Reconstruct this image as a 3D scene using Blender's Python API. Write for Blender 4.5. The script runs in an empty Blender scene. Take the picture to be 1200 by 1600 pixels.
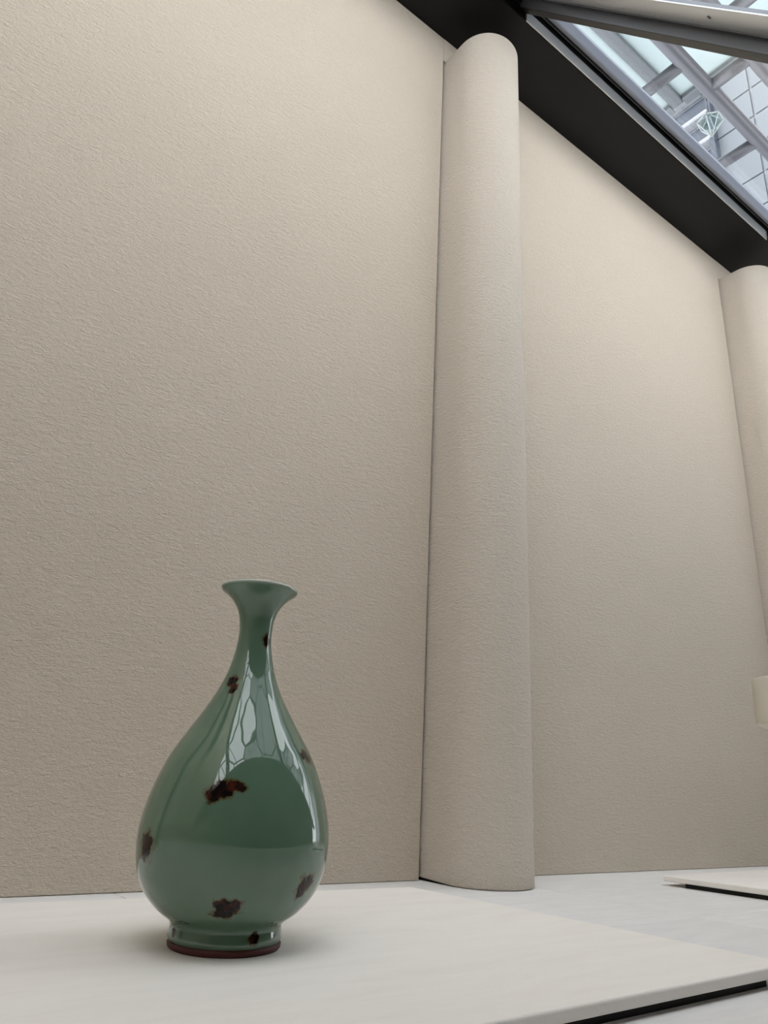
import bpy, bmesh, math, random
from mathutils import Matrix, Vector
import numpy as np

random.seed(7)
SC = bpy.context.scene
COL = SC.collection

# ------------------------------------------------------------------ camera
PITCH, ROLL, YAW, FPX = 0.358859, 0.0539149, 0.6301776, 1127.04
CAM_Z = 0.136
fw = Vector((math.sin(YAW) * math.cos(PITCH), math.cos(YAW) * math.cos(PITCH), math.sin(PITCH)))
rt = Vector((math.cos(YAW), -math.sin(YAW), 0))
up = rt.cross(fw)
r2 = rt * math.cos(ROLL) + up * math.sin(ROLL)
u2 = up * math.cos(ROLL) - rt * math.sin(ROLL)
cam = bpy.data.cameras.new('camera')
cam.sensor_fit = 'VERTICAL'
cam.sensor_height = 36.0
cam.lens = FPX / 1600 * 36.0
cam.clip_start = 0.02
camo = bpy.data.objects.new('camera', cam)
COL.objects.link(camo)
camo.matrix_world = Matrix(((r2.x, u2.x, -fw.x, 0), (r2.y, u2.y, -fw.y, 0), (r2.z, u2.z, -fw.z, CAM_Z), (0, 0, 0, 1)))
SC.camera = camo

# ------------------------------------------------------------------ sky, exposure
world = bpy.data.worlds.new('overcast_sky')
SC.world = world
world.use_nodes = True
bgn = world.node_tree.nodes['Background']
bgn.inputs['Color'].default_value = (0.965, 0.985, 1.035, 1)
bgn.inputs['Strength'].default_value = 4.0
SC.view_settings.view_transform = 'Standard'
SC.view_settings.look = 'None'
SC.view_settings.gamma = 1.0
SC.view_settings.use_curve_mapping = False
SC.view_settings.exposure = 0.09

# ------------------------------------------------------------------ materials
def mat(name, col, rough=0.5, metal=0.0, **kw):
    m = bpy.data.materials.new(name)
    m.use_nodes = True
    b = m.node_tree.nodes['Principled BSDF']
    b.inputs['Base Color'].default_value = (*col, 1)
    b.inputs['Roughness'].default_value = rough
    b.inputs['Metallic'].default_value = metal
    for k, v in kw.items():
        b.inputs[k].default_value = v
    return m

class NT:
    """small helper around a node tree"""
    def __init__(self, m):
        self.t = m.node_tree
        self.b = self.t.nodes['Principled BSDF']
    def n(self, kind, **props):
        x = self.t.nodes.new(kind)
        for k, v in props.items():
            setattr(x, k, v)
        return x
    def link(self, a, b):
        self.t.links.new(a, b)
    def coords(self, scale=(1, 1, 1), rot=(0, 0, 0), kind='Object'):
        tc = self.n('ShaderNodeTexCoord')
        mp = self.n('ShaderNodeMapping')
        mp.inputs['Scale'].default_value = scale
        mp.inputs['Rotation'].default_value = rot
        self.link(tc.outputs[kind], mp.inputs['Vector'])
        return mp.outputs['Vector']
    def noise(self, vec, scale, detail=3, rough=0.55, dist=0.0):
        x = self.n('ShaderNodeTexNoise')
        x.inputs['Scale'].default_value = scale
        x.inputs['Detail'].default_value = detail
        x.inputs['Roughness'].default_value = rough
        x.inputs['Distortion'].default_value = dist
        self.link(vec, x.inputs['Vector'])
        return x.outputs['Fac']
    def ramp(self, fac, stops):
        x = self.n('ShaderNodeValToRGB')
        e = x.color_ramp.elements
        while len(e) < len(stops):
            e.new(0.5)
        for el, (p, c) in zip(e, stops):
            el.position = p
            el.color = (*c, 1)
        self.link(fac, x.inputs['Fac'])
        return x.outputs['Color']
    def mix(self, fac, a, b):
        x = self.n('ShaderNodeMix', data_type='RGBA')
        for s, v in ((x.inputs[0], fac), (x.inputs[6], a), (x.inputs[7], b)):
            if hasattr(v, 'node'):
                self.link(v, s)
            elif isinstance(v, (int, float)):
                s.default_value = v
            else:
                s.default_value = (*v, 1)
        return x.outputs[2]
    def math(self, op, a, b=None, clamp=False):
        x = self.n('ShaderNodeMath', operation=op, use_clamp=clamp)
        for i, v in enumerate((a, b)):
            if v is None:
                continue
            if hasattr(v, 'node'):
                self.link(v, x.inputs[i])
            else:
                x.inputs[i].default_value = v
        return x.outputs[0]
    def bump(self, h, strength, dist):
        x = self.n('ShaderNodeBump')
        x.inputs['Strength'].default_value = strength
        x.inputs['Distance'].default_value = dist
        self.link(h, x.inputs['Height'])
        self.link(x.outputs['Normal'], self.b.inputs['Normal'])

def felt(name, col, tilt):
    m = mat(name, col, 0.95, **{'Specular IOR Level': 0.15, 'Sheen Weight': 0.25, 'Sheen Roughness': 0.5})
    t = NT(m)
    v = t.coords((1, 1, 2.8), (0, tilt, 0))
    a = t.noise(v, 82, 3, 0.6, 0.5)
    b = t.noise(v, 280, 2, 0.6, 0.6)
    c = t.noise(t.coords((1, 1, 1.6), (0, tilt, 0)), 5, 3, 0.6)
    h = t.math('ADD', t.math('MULTIPLY', a, 0.65), t.math('MULTIPLY', b, 0.5))
    t.bump(h, 0.9, 0.0065)
    f = t.noise(v, 160, 3, 0.7, 0.5)
    colr = t.mix(t.math('MULTIPLY', t.math('SUBTRACT', f, 0.3, True), 0.6), tuple(x * 1.04 for x in col), tuple(x * 0.78 for x in col))
    colr = t.mix(t.math('MULTIPLY', t.math('SUBTRACT', c, 0.4, True), 0.5), colr, (col[0] * 0.9, col[1] * 0.89, col[2] * 0.86))
    sp = t.noise(t.coords((1, 1, 1.8), (0, tilt, 0)), 520, 2, 0.7)
    colr = t.mix(t.math('MULTIPLY', t.math('SUBTRACT', sp, 0.52, True), 1.6, True), colr, tuple(min(1, x * 1.22) for x in col))
    t.link(colr, t.b.inputs['Base Color'])
    return m

FELT_WALL = felt('wall_felt', (0.665, 0.57, 0.455), 0.22)
FELT_COL = felt('column_felt', (0.675, 0.59, 0.49), 0.12)
SHADOW_GAP = mat('dark_backing', (0.03, 0.027, 0.024), 0.9)
BLACK_STEEL = mat('black_painted_steel', (0.006, 0.006, 0.007), 0.42, **{'Specular IOR Level': 0.25})
ALU = mat('brushed_aluminium', (0.62, 0.64, 0.66), 0.32, 0.9)
DARK_ALU = mat('dark_grey_aluminium', (0.19, 0.20, 0.225), 0.42, 0.6)
BRONZE = mat('dark_bronze_paint', (0.018, 0.015, 0.013), 0.5)
GASKET = mat('black_rubber', (0.01, 0.01, 0.012), 0.6)
RAIL = mat('blue_grey_rail_paint', (0.24, 0.26, 0.31), 0.35, 0.3)
PIPE = mat('silver_pipe', (0.10, 0.10, 0.112), 0.4, 0.2)
FRAME = mat('pale_steel_frame', (0.13, 0.14, 0.15), 0.4, 0.2)
STRIP = mat('satin_aluminium_strip', (0.78, 0.81, 0.82), 0.3, 0.4)
SCREW = mat('screw_steel', (0.12, 0.12, 0.13), 0.4, 0.8)

def brushed(m):
    t = NT(m)
    a = t.noise(t.coords((3, 40, 40)), 60, 2)
    t.link(t.math('ADD', t.math('MULTIPLY', a, 0.16), 0.24), t.b.inputs['Roughness'])
brushed(ALU)

def board_material():
    m = mat('cream_stone_board', (0.74, 0.715, 0.67), 0.6, **{'Specular IOR Level': 0.3})
    t = NT(m)
    a = t.noise(t.coords((1, 5, 1)), 9, 5, 0.6, 0.4)
    b = t.noise(t.coords((1, 1.6, 1)), 260, 2)
    t.link(t.ramp(a, [(0.3, (0.85, 0.80, 0.735)), (0.5, (0.88, 0.83, 0.77)), (0.75, (0.90, 0.855, 0.795))]), t.b.inputs['Base Color'])
    t.bump(b, 0.12, 0.0012)
    return m
BOARD = board_material()
BOARD_FOOT = mat('black_foot', (0.008, 0.008, 0.008), 0.8)

def tile_material():
    m = mat('grey_stone_tile', (0.6, 0.6, 0.6), 0.5, **{'Specular IOR Level': 0.35})
    t = NT(m)
    a = t.noise(t.coords((1.5, 9, 1)), 6, 6, 0.6, 0.5)
    b = t.noise(t.coords((2, 30, 1)), 12, 4, 0.6, 0.3)
    s = t.math('ADD', t.math('MULTIPLY', a, 0.6), t.math('MULTIPLY', b, 0.4))
    c = t.ramp(s, [(0.3, (0.74, 0.715, 0.69)), (0.5, (0.80, 0.775, 0.75)), (0.7, (0.86, 0.835, 0.81))])
    oi = t.n('ShaderNodeObjectInfo')
    k = t.math('ADD', t.math('MULTIPLY', oi.outputs['Random'], 0.10), 0.0)
    c = t.mix(k, c, (0.45, 0.45, 0.45))
    t.link(c, t.b.inputs['Base Color'])
    t.bump(s, 0.1, 0.001)
    return m
TILE = tile_material()
GROUT = mat('pale_grout', (0.42, 0.41, 0.40), 0.9)

def glass(name, tint, refl=0.4, rough=0.0):
    m = bpy.data.materials.new(name)
    m.use_nodes = True
    t = m.node_tree
    for x in list(t.nodes):
        t.nodes.remove(x)
    o = t.nodes.new('ShaderNodeOutputMaterial')
    tr = t.nodes.new('ShaderNodeBsdfTransparent')
    gl = t.nodes.new('ShaderNodeBsdfGlossy')
    lw = t.nodes.new('ShaderNodeLayerWeight')
    pw = t.nodes.new('ShaderNodeMath')
    pw.operation = 'POWER'
    pw.inputs[1].default_value = 4.0
    ml = t.nodes.new('ShaderNodeMath')
    ml.operation = 'MULTIPLY_ADD'
    ml.inputs[1].default_value = refl
    ml.inputs[2].default_value = 0.02
    mx = t.nodes.new('ShaderNodeMixShader')
    lw.inputs['Blend'].default_value = 0.5
    tr.inputs['Color'].default_value = (*tint, 1)
    gl.inputs['Roughness'].default_value = rough
    t.links.new(lw.outputs['Facing'], pw.inputs[0])
    t.links.new(pw.outputs[0], ml.inputs[0])
    t.links.new(ml.outputs[0], mx.inputs[0])
    t.links.new(tr.outputs[0], mx.inputs[1])
    t.links.new(gl.outputs[0], mx.inputs[2])
    t.links.new(mx.outputs[0], o.inputs['Surface'])
    return m
GLASS = glass('clear_glass', (0.97, 0.985, 0.985), 0.25)
GREEN_GLASS = glass('pale_green_glass', (0.30, 0.33, 0.33), 0.3)
def frost(m, col, fac):
    t = m.node_tree
    o = [n for n in t.nodes if n.type == 'OUTPUT_MATERIAL'][0]
    prev = o.inputs['Surface'].links[0].from_socket
    tl = t.nodes.new('ShaderNodeBsdfTranslucent')
    tl.inputs['Color'].default_value = (*col, 1)
    mx = t.nodes.new('ShaderNodeMixShader')
    mx.inputs[0].default_value = fac
    t.links.new(prev, mx.inputs[1])
    t.links.new(tl.outputs[0], mx.inputs[2])
    t.links.new(mx.outputs[0], o.inputs['Surface'])
frost(GREEN_GLASS, (0.62, 0.67, 0.67), 0.65)
TINT_GLASS = glass('grey_tinted_glass', (0.30, 0.31, 0.315), 0.3)

# ------------------------------------------------------------------ mesh helpers
def world_of(o):
    m = o.matrix_parent_inverse @ o.matrix_basis
    return world_of(o.parent) @ m if o.parent else o.matrix_basis.copy()

def link(o, parent=None):
    COL.objects.link(o)
    if parent is not None:
        o.parent = parent
        m = world_of(parent)
        o.matrix_parent_inverse = m.inverted()
    return o

def mesh_obj(name, verts, faces, m, parent=None, smooth=False, loc=None):
    me = bpy.data.meshes.new(name)
    me.from_pydata([tuple(v) for v in verts], [], faces)
    if smooth:
        me.polygons.foreach_set('use_smooth', [True] * len(me.polygons))
    me.materials.append(m)
    o = bpy.data.objects.new(name, me)
    if loc is not None:
        o.location = loc
    return link(o, parent)

def bm_obj(name, bm, m, parent=None, smooth=False, loc=None):
    bmesh.ops.recalc_face_normals(bm, faces=bm.faces)
    me = bpy.data.meshes.new(name)
    bm.to_mesh(me)
    bm.free()
    if smooth:
        me.polygons.foreach_set('use_smooth', [True] * len(me.polygons))
    me.materials.append(m)
    o = bpy.data.objects.new(name, me)
    if loc is not None:
        o.location = loc
    return link(o, parent)

BOXF = [(0, 1, 3, 2), (4, 6, 7, 5), (0, 4, 5, 1), (2, 3, 7, 6), (0, 2, 6, 4), (1, 5, 7, 3)]
def hexa(bm, pts):
    vs = [bm.verts.new(p) for p in pts]
    for f in BOXF:
        bm.faces.new([vs[i] for i in f])

def box(name, x, y, z, m, parent=None, bevel=0.0, seg=2, fn=None):
    bm = bmesh.new()
    pts = [(a, b, c) for a in x for b in y for c in z]
    if fn:
        pts = [fn(*p) for p in pts]
    hexa(bm, pts)
    bmesh.ops.recalc_face_normals(bm, faces=bm.faces)
    if bevel:
        bmesh.ops.bevel(bm, geom=bm.edges[:], offset=bevel, segments=seg, affect='EDGES', profile=0.5)
    return bm_obj(name, bm, m, parent)

def prism(name, poly, z0, z1, m, parent=None, bevel=0.0, seg=3):
    bm = bmesh.new()
    a = [bm.verts.new((p[0], p[1], z0)) for p in poly]
    b = [bm.verts.new((p[0], p[1], z1)) for p in poly]
    n = len(poly)
    bm.faces.new(a[::-1])
    bm.faces.new(b)
    for i in range(n):
        bm.faces.new((a[i], a[(i + 1) % n], b[(i + 1) % n], b[i]))
    bmesh.ops.recalc_face_normals(bm, faces=bm.faces)
    if bevel:
        bmesh.ops.bevel(bm, geom=bm.edges[:], offset=bevel, segments=seg, affect='EDGES', profile=0.5)
    return bm_obj(name, bm, m, parent)

def tube(name, p, q, r, m, parent=None, n=20):
    p, q = Vector(p), Vector(q)
    d = (q - p).normalized()
    a = d.orthogonal().normalized()
    b = d.cross(a)
    vs, fs = [], []
    for c in (p, q):
        for i in range(n):
            t = 2 * math.pi * i / n
            vs.append(c + (a * math.cos(t) + b * math.sin(t)) * r)
    for i in range(n):
        j = (i + 1) % n
        fs.append((i, j, n + j, n + i))
    fs.append(tuple(range(n))[::-1])
    fs.append(tuple(range(n, 2 * n)))
    o = mesh_obj(name, vs, fs, m, parent)
    for f in o.data.polygons[:-2]:
        f.use_smooth = True
    return o

def lathe(name, prof, m, parent=None, n=96, shear=None):
    vs, fs = [], []
    k = len(prof)
    for r, z in prof:
        for i in range(n):
            t = 2 * math.pi * i / n
            x, y = r * math.cos(t), r * math.sin(t)
            if shear:
                x += shear[0] * z
                y += shear[1] * z
            vs.append((x, y, z))
    for a in range(k - 1):
        for i in range(n):
            j = (i + 1) % n
            fs.append((a * n + i, a * n + j, (a + 1) * n + j, (a + 1) * n + i))
    return vs, fs

def catmull(pts, sub):
    out = []
    P = [pts[0]] + list(pts) + [pts[-1]]
    for i in range(1, len(P) - 2):
        p0, p1, p2, p3 = (np.array(P[i + k - 1], float) for k in range(4))
        for s in range(sub):
            t = s / sub
            out.append(0.5 * ((2 * p1) + (-p0 + p2) * t + (2 * p0 - 5 * p1 + 4 * p2 - p3) * t * t + (-p0 + 3 * p1 - 3 * p2 + p3) * t ** 3))
    out.append(np.array(pts[-1], float))
    return [tuple(map(float, q)) for q in out]

def empty(name, loc=(0, 0, 0), rz=0.0):
    o = bpy.data.objects.new(name, None)
    o.empty_display_size = 0.1
    o.location = loc
    o.rotation_euler = (0, 0, rz)
    o.matrix_basis = Matrix.Translation(loc) @ Matrix.Rotation(rz, 4, 'Z')
    COL.objects.link(o)
    return o

def tag(o, label=None, cat=None, group=None, kind=None):
    if label: o['label'] = label
    if cat: o['category'] = cat
    if group: o['group'] = group
    if kind: o['kind'] = kind
    return o

# ------------------------------------------------------------------ room shell
WALL_Y = 0.936
BEAM_Z = 1.812
COL_W, COL_X = 0.15, (0.866, 2.066)      # width and centres of the felt columns
PITCH_X = 1.2

# floor: grey stone tiles over a bed
floor = box('floor', (-2.4, 6.0), (-1.9, 1.1), (-0.06, -0.0016), GROUT)
tag(floor, kind='structure')
TS, TG = 0.6, 0.0014
bm = bmesh.new()
hexa(bm, [(a, b, c) for a in (TG / 2, TS - TG / 2) for b in (TG / 2, TS - TG / 2) for c in (-0.012, 0.0)])
bmesh.ops.recalc_face_normals(bm, faces=bm.faces)
bmesh.ops.bevel(bm, geom=[e for e in bm.edges if all(v.co.z > -0.001 for v in e.verts)], offset=0.0008, segments=1, affect='EDGES')
tile_me = bpy.data.meshes.new('tile')
bm.to_mesh(tile_me)
bm.free()
tile_me.materials.append(TILE)
for i in range(-4, 9):
    for j in range(-3, 1):
        o = bpy.data.objects.new('tile', tile_me)
        o.location = (0.925 + i * TS, 0.568 + j * TS, 0)
        link(o, floor)

# felt wall: a dark backing and one felt panel in each bay
wall = box('wall_back', (-2.4, 6.0), (WALL_Y + 0.02, WALL_Y + 0.10), (0.0, BEAM_Z + 0.2), SHADOW_GAP)
tag(wall, kind='structure')
edges = [-2.4, -0.409, 0.791, 1.991, 3.191]
starts = [-2.4, -0.259, 0.939, 2.139, 3.339]
ends = [-0.415, 0.7855, 1.9855, 3.1855, 6.0]
for a, b in zip(starts, ends):
    box('felt_panel', (a, b), (WALL_Y, WALL_Y + 0.0199), (0.0005, BEAM_Z - 0.0005), FELT_WALL, wall, bevel=0.0015, seg=2)

# short felt panels that carry the wall on above each column
for a, b in zip(ends[:-1], starts[1:]):
    box('felt_panel', (a + 0.0003, b - 0.0003), (WALL_Y, WALL_Y + 0.0199), (1.7395, BEAM_Z - 0.0005), FELT_WALL, wall)

# walls out of view that close the place behind and beside the counter
WALL_DARK = mat('dark_rear_wall', (0.045, 0.032, 0.022), 0.7)
WALL_SIDE = mat('beige_side_wall', (0.48, 0.40, 0.31), 0.85)
tag(box('wall_front', (-1.45, 6.0), (-0.55, -0.50), (-0.06, 1.30), WALL_DARK), kind='structure')
bm = bmesh.new()
side = [(-0.55, -0.06), (1.04, -0.06), (1.04, 3.6), (-0.25, 3.6), (-0.25, 1.30), (-0.55, 1.30)]
va = [bm.verts.new((-1.45, y, z)) for y, z in side]
vb = [bm.verts.new((-1.5, y, z)) for y, z in side]
bm.faces.new(va)
bm.faces.new(vb[::-1])
for i in range(6):
    bm.faces.new((va[i], vb[i], vb[(i + 1) % 6], va[(i + 1) % 6]))
tag(bm_obj('wall_left', bm, WALL_SIDE), kind='structure')

# ------------------------------------------------------------------ felt columns
def column(cx, label):
    R = COL_W / 2
    cy = 0.878
    poly = [(cx + R, WALL_Y + 0.019)]
    N = 40
    for i in range(N + 1):
        t = -math.pi * i / N
        poly.append((cx + R * math.cos(t), cy + R * math.sin(t)))
    poly.append((cx - R, WALL_Y + 0.019))
    z0, z1, rb = 0.0008, 1.7385, 0.0025
    root = empty('felt_column', (cx, WALL_Y, 0.0))
    tag(root, label, 'column', 'felt columns along the wall')
    cen = np.array([cx, WALL_Y])
    rings = []
    for dz, ins in ((0, rb), (rb * 0.3, rb * 0.3), (rb, 0)):
        rings.append((z0 + dz, ins))
    M = 24
    rings += [(0.022, 0)] + [(z0 + rb + (z1 - z0 - 2 * rb) * k / M, 0) for k in range(1, M)]
    rings += [(z1 - rb, 0), (z1 - rb * 0.3, rb * 0.3), (z1, rb)]
    vs, fs = [], []
    n = len(poly)
    for z, ins in rings:
        for (x, y) in poly:
            d = np.array([x, y]) - np.array([cx, cy])
            if y > cy + 1e-6:
                d = np.array([math.copysign(R, x - cx), 0])
            d = d / np.linalg.norm(d)
            # the felt lifts off the floor a little at the back left corner
            lift = 0.0
            if z < 0.02 and x < cx:
                lift = 0.0042 * max(0.0, min(1.0, (y - 0.868) / 0.06)) * (1 - z / 0.02)
            vs.append((x - d[0] * ins, y - d[1] * ins, z + lift))
    for k in range(len(rings) - 1):
        for i in range(n - 1):
            fs.append((k * n + i, k * n + n + i, k * n + n + i + 1, k * n + i + 1))
    fs.append(tuple(range(n)))
    fs.append(tuple(range((len(rings) - 1) * n, len(rings) * n))[::-1])
    o = mesh_obj('felt_wrap', vs, fs, FELT_COL, root)
    for f in o.data.polygons[:-2]:
        f.use_smooth = True
    # recessed black shoe the column stands on
    box('shoe', (cx - R + 0.004, cx + R - 0.035), (cy - 0.01, WALL_Y + 0.015), (0.0, 0.0020), BOARD_FOOT, root)
    return root

column(COL_X[0], 'round-fronted cream felt column standing behind and right of the green vase')
column(COL_X[1], 'partly cropped cream felt column at the right edge of the picture')

# ------------------------------------------------------------------ black beam
beam = empty('steel_beam', (0.9, WALL_Y, BEAM_Z))
tag(beam, 'broad black steel beam running along the top of the felt wall', 'beam')
box('beam_body', (-2.4, 6.0), (0.784, WALL_Y + 0.0195), (BEAM_Z, BEAM_Z + 0.14), BLACK_STEEL, beam, bevel=0.002)
# pale metal edge strips, one between each pair of mullions
def yz_strip(name, x0, x1, prof, m, parent, smooth=False):
    n = len(prof)
    vs = [(x0, y, z) for y, z in prof] + [(x1, y, z) for y, z in prof]
    fs = [(i, (i + 1) % n, n + (i + 1) % n, n + i) for i in range(n)]
    fs += [tuple(range(n))[::-1], tuple(range(n, 2 * n))]
    bm = bmesh.new()
    v = [bm.verts.new(p) for p in vs]
    for f in fs:
        bm.faces.new([v[i] for i in f])
    return bm_obj(name, bm, m, parent)
strip_prof = [(0.7842, BEAM_Z + 0.0005), (0.7825, BEAM_Z + 0.0005), (0.7812, BEAM_Z + 0.003), (0.7800, BEAM_Z + 0.012), (0.7800, BEAM_Z + 0.030), (0.7815, BEAM_Z + 0.0365), (0.7842, BEAM_Z + 0.0365)]
for k in range(-2, 4):
    x0, x1 = 0.905 + k * PITCH_X, 0.818 + (k + 1) * PITCH_X
    yz_strip('edge_strip', x0, x1, strip_prof, STRIP, beam)
yz_strip('gasket', -2.4, 6.0, [(0.7841, BEAM_Z + 0.0368), (0.7815, BEAM_Z + 0.0368), (0.7815, BEAM_Z + 0.092), (0.7841, BEAM_Z + 0.092)], GASKET, beam)
yz_strip('closing_plate', -2.4, 6.0, [(0.7841, BEAM_Z + 0.093), (0.735, BEAM_Z + 0.028), (0.732, BEAM_Z + 0.035), (0.7841, BEAM_Z + 0.105)], BRONZE, beam)

# ------------------------------------------------------------------ sloping glazing
TH = math.radians(53.5)
DN = Vector((0, -math.cos(TH), -math.sin(TH)))
NN = Vector((0, math.sin(TH), -math.cos(TH)))
ORG = Vector((0, 0.745, 1.82))
SLEN = 1.286
def S(x, s, n):
    return Vector((x, 0, 0)) + ORG + DN * s + NN * n
win = empty('window_1', (0.9, 0.745, 1.82))
tag(win, kind='structure')
for k in range(-2, 4):
    x0 = 0.818 + k * PITCH_X
    # mullion: flat plate with screws, rubber groove, raised inner bar
    mu = box('mullion', (x0, x0 + 0.055), (-0.035, SLEN), (-0.003, 0.0), ALU, win, fn=S, bevel=0.0008, seg=1)
    box('mullion_core', (x0 + 0.024, x0 + 0.0615), (-0.035, SLEN), (-0.02, -0.0032), DARK_ALU, mu, fn=S)
    box('mullion_gasket', (x0 + 0.055, x0 + 0.0615), (-0.035, SLEN), (-0.0030, -0.002), GASKET, mu, fn=S)
    box('mullion_lip', (x0 + 0.0515, x0 + 0.055), (-0.035, SLEN), (0.0, 0.0016), DARK_ALU, mu, fn=S)
    box('mullion_bar', (x0 + 0.0615, x0 + 0.087), (-0.035, SLEN), (-0.02, 0.0195), DARK_ALU, mu, fn=S)
    box('mullion_face', (x0 + 0.0615, x0 + 0.087), (-0.035, SLEN), (0.0195, 0.0205), BRONZE, mu, fn=S)
    for s in (0.135, 0.655, 1.175):
        p = S(x0 + 0.024, s, -0.001)
        tube('screw', p, p + NN * 0.0022, 0.0035, SCREW, mu, 12)
    # glass and its rails in the bay to the right of this mullion
    if k < 3:
        a, b = x0 + 0.0875, x0 + PITCH_X + 0.0235
        box('pane', (a, b), (0.0, SLEN), (-0.010, -0.0040), GLASS, win, fn=S)
        b = x0 + PITCH_X - 0.0005
        box('top_rail', (a, b), (0.004, 0.030), (-0.018, 0.008), RAIL, win, fn=S, bevel=0.005, seg=3)
        box('top_rail_bead', (a, b), (-0.002, 0.006), (-0.018, 0.012), GASKET, win, fn=S)
        box('bottom_rail', (a, b), (SLEN - 0.05, SLEN), (-0.02, 0.01), DARK_ALU, win, fn=S, bevel=0.004, seg=2)

# added dark beam below the glazing, out of view, shading board and vase front
blocker = box('light_blocker', (-1.44, 5.9), (-0.20, 0.0), (0.66, 0.80), BRONZE, win, bevel=0.006, seg=2)

# ------------------------------------------------------------------ boards on the floor
BZ0, BZ1 = 0.0068, 0.0153
def board(poly, label, inset):
    cx = sum(p[0] for p in poly) / 4
    cy = sum(p[1] for p in poly) / 4
    r = empty('display_board', (cx, cy, 0.0))
    tag(r, label, 'board', 'cream display boards on the floor')
    prism('slab', poly, BZ0, BZ1, BOARD, r, bevel=0.0018, seg=3)
    q = [(x - math.copysign(inset[0], x - cx), y - math.copysign(inset[1], y - cy)) for x, y in poly]
    prism('plinth', q, 0.0, BZ0 + 0.0005, BOARD_FOOT, r)
    return r
board([(0.02, 0.337), (0.683, 0.337), (0.6475, 0.787), (0.02, 0.806)], 'large cream display board that the green vase stands on', (0.03, 0.008))
board([(1.214, 0.345), (1.86, 0.345), (1.86, 0.800), (1.189, 0.784)], 'cream display board at the right, under the pale stem cup', (0.008, 0.035))

# ------------------------------------------------------------------ celadon vase
VX, VY, VZ = 0.2853, 0.5653, BZ1
SHEAR = (-0.0125 * 0.8927, 0.0125 * 0.4505)
def celadon():
    m = mat('celadon_glaze', (0.22, 0.33, 0.24), 0.03, **{'IOR': 1.68})
    t = NT(m)
    n1 = t.noise(t.coords(), 14, 3)
    base = t.ramp(n1, [(0.3, (0.082, 0.146, 0.096)), (0.7, (0.106, 0.174, 0.116))])
    tc = t.n('ShaderNodeTexCoord')
    wob = t.n('ShaderNodeTexNoise')
    wob.inputs['Scale'].default_value = 190
    wob.inputs['Detail'].default_value = 3
    t.link(tc.outputs['Object'], wob.inputs['Vector'])
    wv = t.math('MULTIPLY', t.math('SUBTRACT', wob.outputs['Fac'], 0.5), 1.9)
    total = None
    for ang, z, r, a, b in SPOTS:
        th = math.radians(ang)
        c = (r * math.cos(th) + SHEAR[0] * z, r * math.sin(th) + SHEAR[1] * z, z)
        sub = t.n('ShaderNodeVectorMath', operation='SUBTRACT')
        t.link(tc.outputs['Object'], sub.inputs[0])
        sub.inputs[1].default_value = c
        mp = t.n('ShaderNodeMapping', vector_type='TEXTURE')
        mp.inputs['Rotation'].default_value = (0, 0, th)
        mp.inputs['Scale'].default_value = (0.02, a, b)
        t.link(sub.outputs[0], mp.inputs['Vector'])
        ln = t.n('ShaderNodeVectorMath', operation='LENGTH')
        t.link(mp.outputs[0], ln.inputs[0])
        d = ln.outputs['Value']
        total = d if total is None else t.math('MINIMUM', total, d)
    e = t.math('ADD', total, wv)
    core = t.n('ShaderNodeMapRange')
    core.inputs['From Min'].default_value = 1.04
    core.inputs['From Max'].default_value = 0.84
    t.link(e, core.inputs['Value'])
    halo = t.n('ShaderNodeMapRange')
    halo.inputs['From Min'].default_value = 1.42
    halo.inputs['From Max'].default_value = 0.95
    t.link(e, halo.inputs['Value'])
    c1 = t.mix(halo.outputs[0], base, (0.085, 0.060, 0.020))
    iron = t.ramp(t.noise(t.coords(), 150, 2), [(0.5, (0.008, 0.006, 0.005)), (0.72, (0.05, 0.012, 0.008))])
    c2 = t.mix(core.outputs[0], c1, iron)
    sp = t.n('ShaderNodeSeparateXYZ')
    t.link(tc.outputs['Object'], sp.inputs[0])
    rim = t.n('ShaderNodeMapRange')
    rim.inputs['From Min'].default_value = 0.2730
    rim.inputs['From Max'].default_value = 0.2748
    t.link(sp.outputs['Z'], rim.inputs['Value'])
    c2 = t.mix(rim.outputs[0], c2, (0.52, 0.55, 0.47))  # pale lip: thin glaze, with light caught from above painted in
    t.link(t.math('SUBTRACT', 0.5, t.math('MULTIPLY', core.outputs[0], 0.36)), t.b.inputs['Specular IOR Level'])
    t.link(c2, t.b.inputs['Base Color'])
    t.bump(t.noise(t.coords(), 22, 2), 0.05, 0.002)
    return m
SPOTS = [
    (-157, 0.1925, 0.0236, 0.0052, 0.0046), (-147, 0.187, 0.0262, 0.0034, 0.0046),
    (-72, 0.2297, 0.0146, 0.0040, 0.0052),
    (-54, 0.1372, 0.0556, 0.0078, 0.0044),
    (-131.5, 0.1088, 0.0672, 0.0062, 0.0062), (-126, 0.1108, 0.0665, 0.0070, 0.0062), (-119, 0.1132, 0.0659, 0.0066, 0.0036),
    (-174.4, 0.0692, 0.0739, 0.0085, 0.0086), (-170.8, 0.0720, 0.0739, 0.0040, 0.0050),
    (-69.0, 0.0470, 0.0697, 0.0056, 0.0072), (-63.8, 0.0495, 0.0702, 0.0066, 0.0056),
    (-119.0, 0.0338, 0.0621, 0.0078, 0.0062), (-113.5, 0.0352, 0.0631, 0.0072, 0.0042), (-122.5, 0.0362, 0.0630, 0.0042, 0.0036),
    (-179, 0.0119, 0.042, 0.0026, 0.0026), (-87, 0.0121, 0.042, 0.0040, 0.0036),
    (100, 0.12, 0.0637, 0.008, 0.006), (40, 0.08, 0.0735, 0.007, 0.008), (140, 0.06, 0.073, 0.008, 0.006), (60, 0.18, 0.029, 0.004, 0.005),
]
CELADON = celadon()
RED_CLAY = mat('red_fired_clay', (0.085, 0.016, 0.013), 0.6)
vase = empty('celadon_vase', (VX, VY, VZ))
tag(vase, 'glossy celadon green pear-shaped vase with dark iron spots', 'vase')
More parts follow.
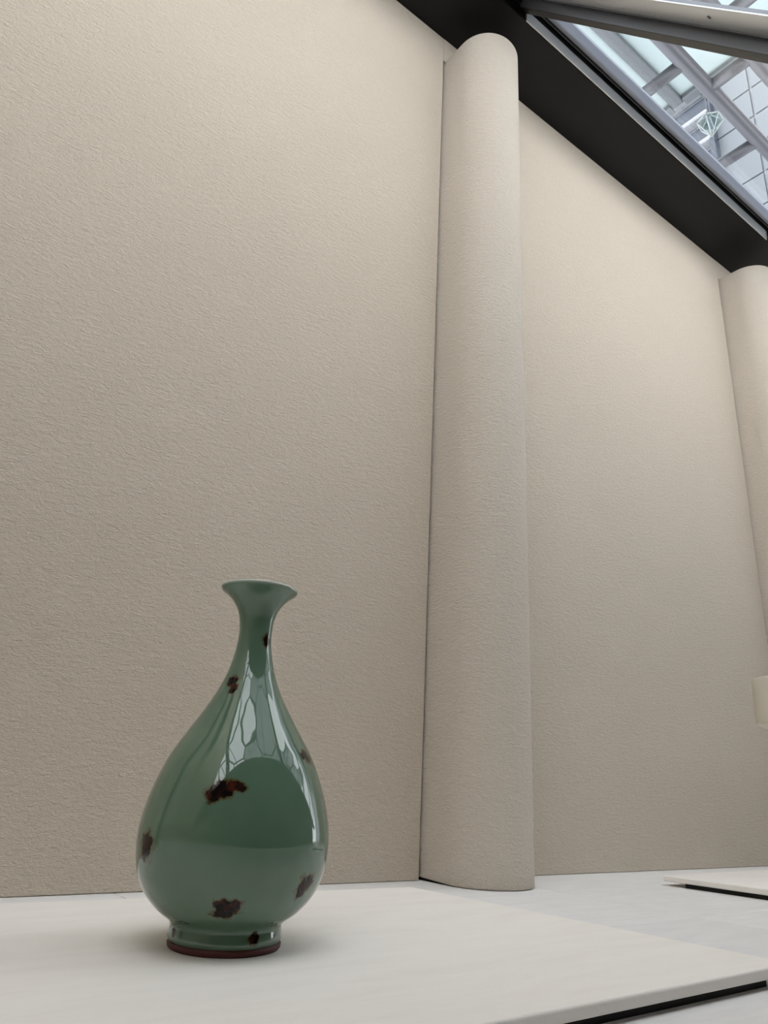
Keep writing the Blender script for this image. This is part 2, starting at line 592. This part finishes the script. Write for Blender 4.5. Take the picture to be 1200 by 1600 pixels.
prof = [(0.0412, 0.0046), (0.0424, 0.0066), (0.0424, 0.0090), (0.0419, 0.0125), (0.0416, 0.0150), (0.0424, 0.0172), (0.0452, 0.0195), (0.0498, 0.0224), (0.0545, 0.0260), (0.0612, 0.0328), (0.0661, 0.0398),
        (0.0695, 0.0468), (0.0717, 0.0539), (0.0732, 0.0620), (0.0739, 0.0710), (0.0737, 0.0800), (0.0723, 0.0902), (0.0687, 0.1052), (0.0637, 0.1200),
        (0.0568, 0.1355), (0.0472, 0.1514), (0.0370, 0.1676), (0.0274, 0.1842), (0.0202, 0.2010), (0.0158, 0.2182),
        (0.0142, 0.2310), (0.0142, 0.2400), (0.0153, 0.2490), (0.0180, 0.2570), (0.0222, 0.2635), (0.0272, 0.2685), (0.0316, 0.2716), (0.0331, 0.2733), (0.0334, 0.2750)]
P = catmull(prof, 5)
P += [(0.0330, 0.2758), (0.0318, 0.2756), (0.0290, 0.2735)]
inner = catmull([(0.0290, 0.2735), (0.0240, 0.2690), (0.0180, 0.2630), (0.0135, 0.2540), (0.0112, 0.2400), (0.0112, 0.2250), (0.0150, 0.2080), (0.0230, 0.1850), (0.0420, 0.1520), (0.0600, 0.1200), (0.0680, 0.0850), (0.0660, 0.0550), (0.0500, 0.0280), (0.0250, 0.0180), (0.0004, 0.0160)], 3)
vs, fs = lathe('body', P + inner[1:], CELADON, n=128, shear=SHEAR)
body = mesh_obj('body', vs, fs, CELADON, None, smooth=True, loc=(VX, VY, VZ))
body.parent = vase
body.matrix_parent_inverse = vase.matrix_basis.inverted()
vs, fs = lathe('foot_ring', [(0.0340, 0.0010), (0.0352, 0.0), (0.0408, 0.0), (0.0420, 0.0012), (0.0424, 0.0034), (0.0414, 0.0050), (0.0340, 0.0052), (0.0004, 0.0052)], RED_CLAY, n=128)
fo = mesh_obj('foot_ring', vs, fs, RED_CLAY, None, smooth=True, loc=(VX, VY, VZ))
fo.parent = vase
fo.matrix_parent_inverse = vase.matrix_basis.inverted()
fo['label'] = 'unglazed dark red foot ring'

# ------------------------------------------------------------------ pale stem cup on the right board
CUP = mat('cream_matt_ceramic', (0.70, 0.65, 0.55), 0.55)
cup = empty('stem_cup', (1.55, 0.70, BZ1))
tag(cup, 'pale cream stem cup, partly cropped at the right edge', 'cup')
cp = catmull([(0.0610, 0.372), (0.0640, 0.3745), (0.0665, 0.3735), (0.0676, 0.365), (0.0682, 0.330), (0.0682, 0.290), (0.0660, 0.284), (0.0500, 0.2770), (0.0300, 0.2640), (0.0160, 0.2400), (0.0120, 0.2000)], 4)
stem = catmull([(0.0120, 0.2000), (0.0115, 0.1400), (0.0150, 0.0900), (0.0250, 0.0500), (0.0400, 0.0280), (0.0460, 0.0210), (0.0470, BZ1), (0.0004, BZ1)], 4)
inn = catmull([(0.0004, 0.280), (0.0350, 0.2830), (0.0600, 0.2960), (0.0625, 0.330), (0.0610, 0.372)], 3)
for nm, pr in (('bowl', inn + cp[1:]), ('stem', stem)):
    vs, fs = lathe(nm, [(r, z - BZ1) for r, z in pr], CUP, n=64)
    o = mesh_obj(nm, vs, fs, CUP, None, smooth=True, loc=(1.55, 0.70, BZ1))
    o.parent = cup
    o.matrix_parent_inverse = cup.matrix_basis.inverted()

# ------------------------------------------------------------------ outside, above the glass: pipes
PZ = 3.0
tre = empty('pipe_trellis', (2.2, 1.0, PZ))
tag(tre, 'silver pipe trellis of long and cross pipes above the sloping glass', 'pipe trellis')
LONG = [1.045, 0.855, 0.30]
for y in LONG:
    tube('long_pipe', (-1.2, y, PZ), (7.0, y, PZ), 0.031, PIPE, tre)
def cross(x, y0, y1, collar=True):
    c = tube('cross_pipe', (x, y0, PZ), (x, y1, PZ), 0.027, PIPE, tre)
    if collar:
        tube('collar', (x, y1 - 0.035, PZ), (x, y1 - 0.015, PZ), 0.036, PIPE, c)
for x in (0.98, 1.58, 2.18, 2.785, 3.39, 3.99):
    cross(x, 1.045, 1.42)
for x in (1.16, 1.76, 2.365, 2.965, 3.565):
    cross(x, 0.855, 1.045, False)
for x in (0.93, 1.53, 2.13, 2.73, 3.33):
    cross(x, 0.30, 0.855, False)
tube('long_pipe', (-1.2, 1.42, PZ), (7.0, 1.42, PZ), 0.031, PIPE, tre)

# glazed canopy above the pipes: flat frame bars and pale panes
can = empty('glass_canopy', (2.2, 1.0, 3.5))
tag(can, 'pale steel framed glass canopy above the silver pipes', 'canopy')
CZ = 3.45
ys = [0.16, 0.76, 1.36, 1.96]
xs = [0.1, 1.0, 1.9, 2.72]
for y in ys:
    box('frame_bar', (xs[0], xs[-1]), (y - 0.028, y + 0.028), (CZ, CZ + 0.07), FRAME, can, bevel=0.006, seg=1)
for x in xs:
    for a, b in zip(ys, ys[1:]):
        box('frame_bar', (x - 0.025, x + 0.025), (a + 0.028, b - 0.028), (CZ, CZ + 0.06), FRAME, can, bevel=0.006, seg=1)
for a, b in zip(xs, xs[1:]):
    for c, d in zip(ys, ys[1:]):
        box('pane', (a + 0.025, b - 0.025), (c + 0.028, d - 0.028), (CZ + 0.03, CZ + 0.04), GREEN_GLASS, can)

# neighbouring building seen through the glass
BW = mat('pale_cladding', (0.30, 0.31, 0.33), 0.6)
BD = mat('blue_grey_window', (0.035, 0.045, 0.065), 0.25)
BP = mat('grey_panel', (0.14, 0.155, 0.17), 0.5)
bld = empty('building', (9.5, 4.0, 0.0))
tag(bld, 'pale clad building with blue grey window bands, seen through the roof glass', 'building')
box('wall', (9.5, 14.0), (0.0, 13.0), (-4.0, 12.3), BW, bld)
for lv in range(8):
    z = 7.6 + lv * 0.58
    for y in (4.22, 5.05, 5.88, 6.7):
        box('window', (9.44, 9.5), (y, y + 0.78), (z, z + 0.36), BD, bld)
    box('ledge', (9.30, 9.5), (4.2, 8.0), (z - 0.13, z - 0.05), BW, bld, bevel=0.02, seg=1)
    for y in (2.3, 2.92, 3.54):
        box('cladding_panel', (9.46, 9.5), (y + 0.02, y + 0.60), (z - 0.1, z + 0.45), BP, bld)
box('corner_post', (9.32, 9.5), (4.14, 4.22), (-4.0, 12.3), BD, bld)

# faceted glass lantern hanging above the pipes
LGLASS = glass('lantern_glass', (0.80, 0.88, 0.86), 0.5)
LEDGE = mat('white_lantern_edge', (0.45, 0.47, 0.47), 0.4)
LX, LY, LZ = 2.78, 1.245, 3.28
lan = empty('glass_lantern', (LX, LY, LZ - 0.09))
tag(lan, 'small faceted glass lantern hanging above the silver pipes', 'lantern')
ring = [(LX + 0.06 * math.cos(math.radians(60 * k + 10)), LY + 0.06 * math.sin(math.radians(60 * k + 10)), LZ + 0.01) for k in range(6)]
tip, topp = (LX, LY, LZ - 0.09), (LX, LY, LZ + 0.06)
mesh_obj('facets', ring + [tip, topp], [(k, (k + 1) % 6, 6) for k in range(6)] + [((k + 1) % 6, k, 7) for k in range(6)], LGLASS, lan)
for k in range(6):
    tube('edge_rod', ring[k], ring[(k + 1) % 6], 0.003, LEDGE, lan, 6)
    tube('edge_rod', ring[k], tip, 0.003, LEDGE, lan, 6)
    tube('edge_rod', ring[k], topp, 0.003, LEDGE, lan, 6)
tube('hanging_rod', topp, (LX, LY, 3.46), 0.004, PIPE, lan, 8)
box('bracket', (2.747, 2.80), (LY - 0.012, LY + 0.012), (3.452, 3.47), FRAME, lan)

# hexagonal steel lattice roof over the place behind the camera
HEX = mat('lattice_steel', (0.03, 0.032, 0.035), 0.5)
bm = bmesh.new()
def bar(p, q, w=0.045, h=0.08):
    p, q = Vector(p), Vector(q)
    d = (q - p).normalized()
    sx = d.cross(Vector((0, 0, 1))).normalized() * w
    hexa(bm, [a + sx * s + Vector((0, 0, h * k)) for a in (p, q) for s in (-1, 1) for k in (0, 1)])
hexes = []
R = 1.15
HZ = 4.4
for i in range(-3, 6):
    for j in range(-1, 1):
        cx = i * R * 1.5
        cy = -2.4 + (j + (0.5 if i % 2 else 0)) * R * math.sqrt(3)
        pt = [(cx + R * math.cos(math.radians(60 * k)), cy + R * math.sin(math.radians(60 * k)), HZ) for k in range(6)]
        for k in range(3):
            bar(pt[k], pt[k + 1])
        if cx > -1.3:
            hexes.append([(p[0], p[1], HZ + 0.025) for p in pt])
        bar((cx - 0.3, cy - R * 0.87, HZ + 0.09), (cx - 0.3, cy + R * 0.87, HZ + 0.09), 0.02, 0.04)
lat = bm_obj('ceiling', bm, HEX)
for pt in hexes:
    mesh_obj('pane', pt, [(0, 1, 2, 3, 4, 5)], TINT_GLASS, lat)
tag(lat, kind='structure')
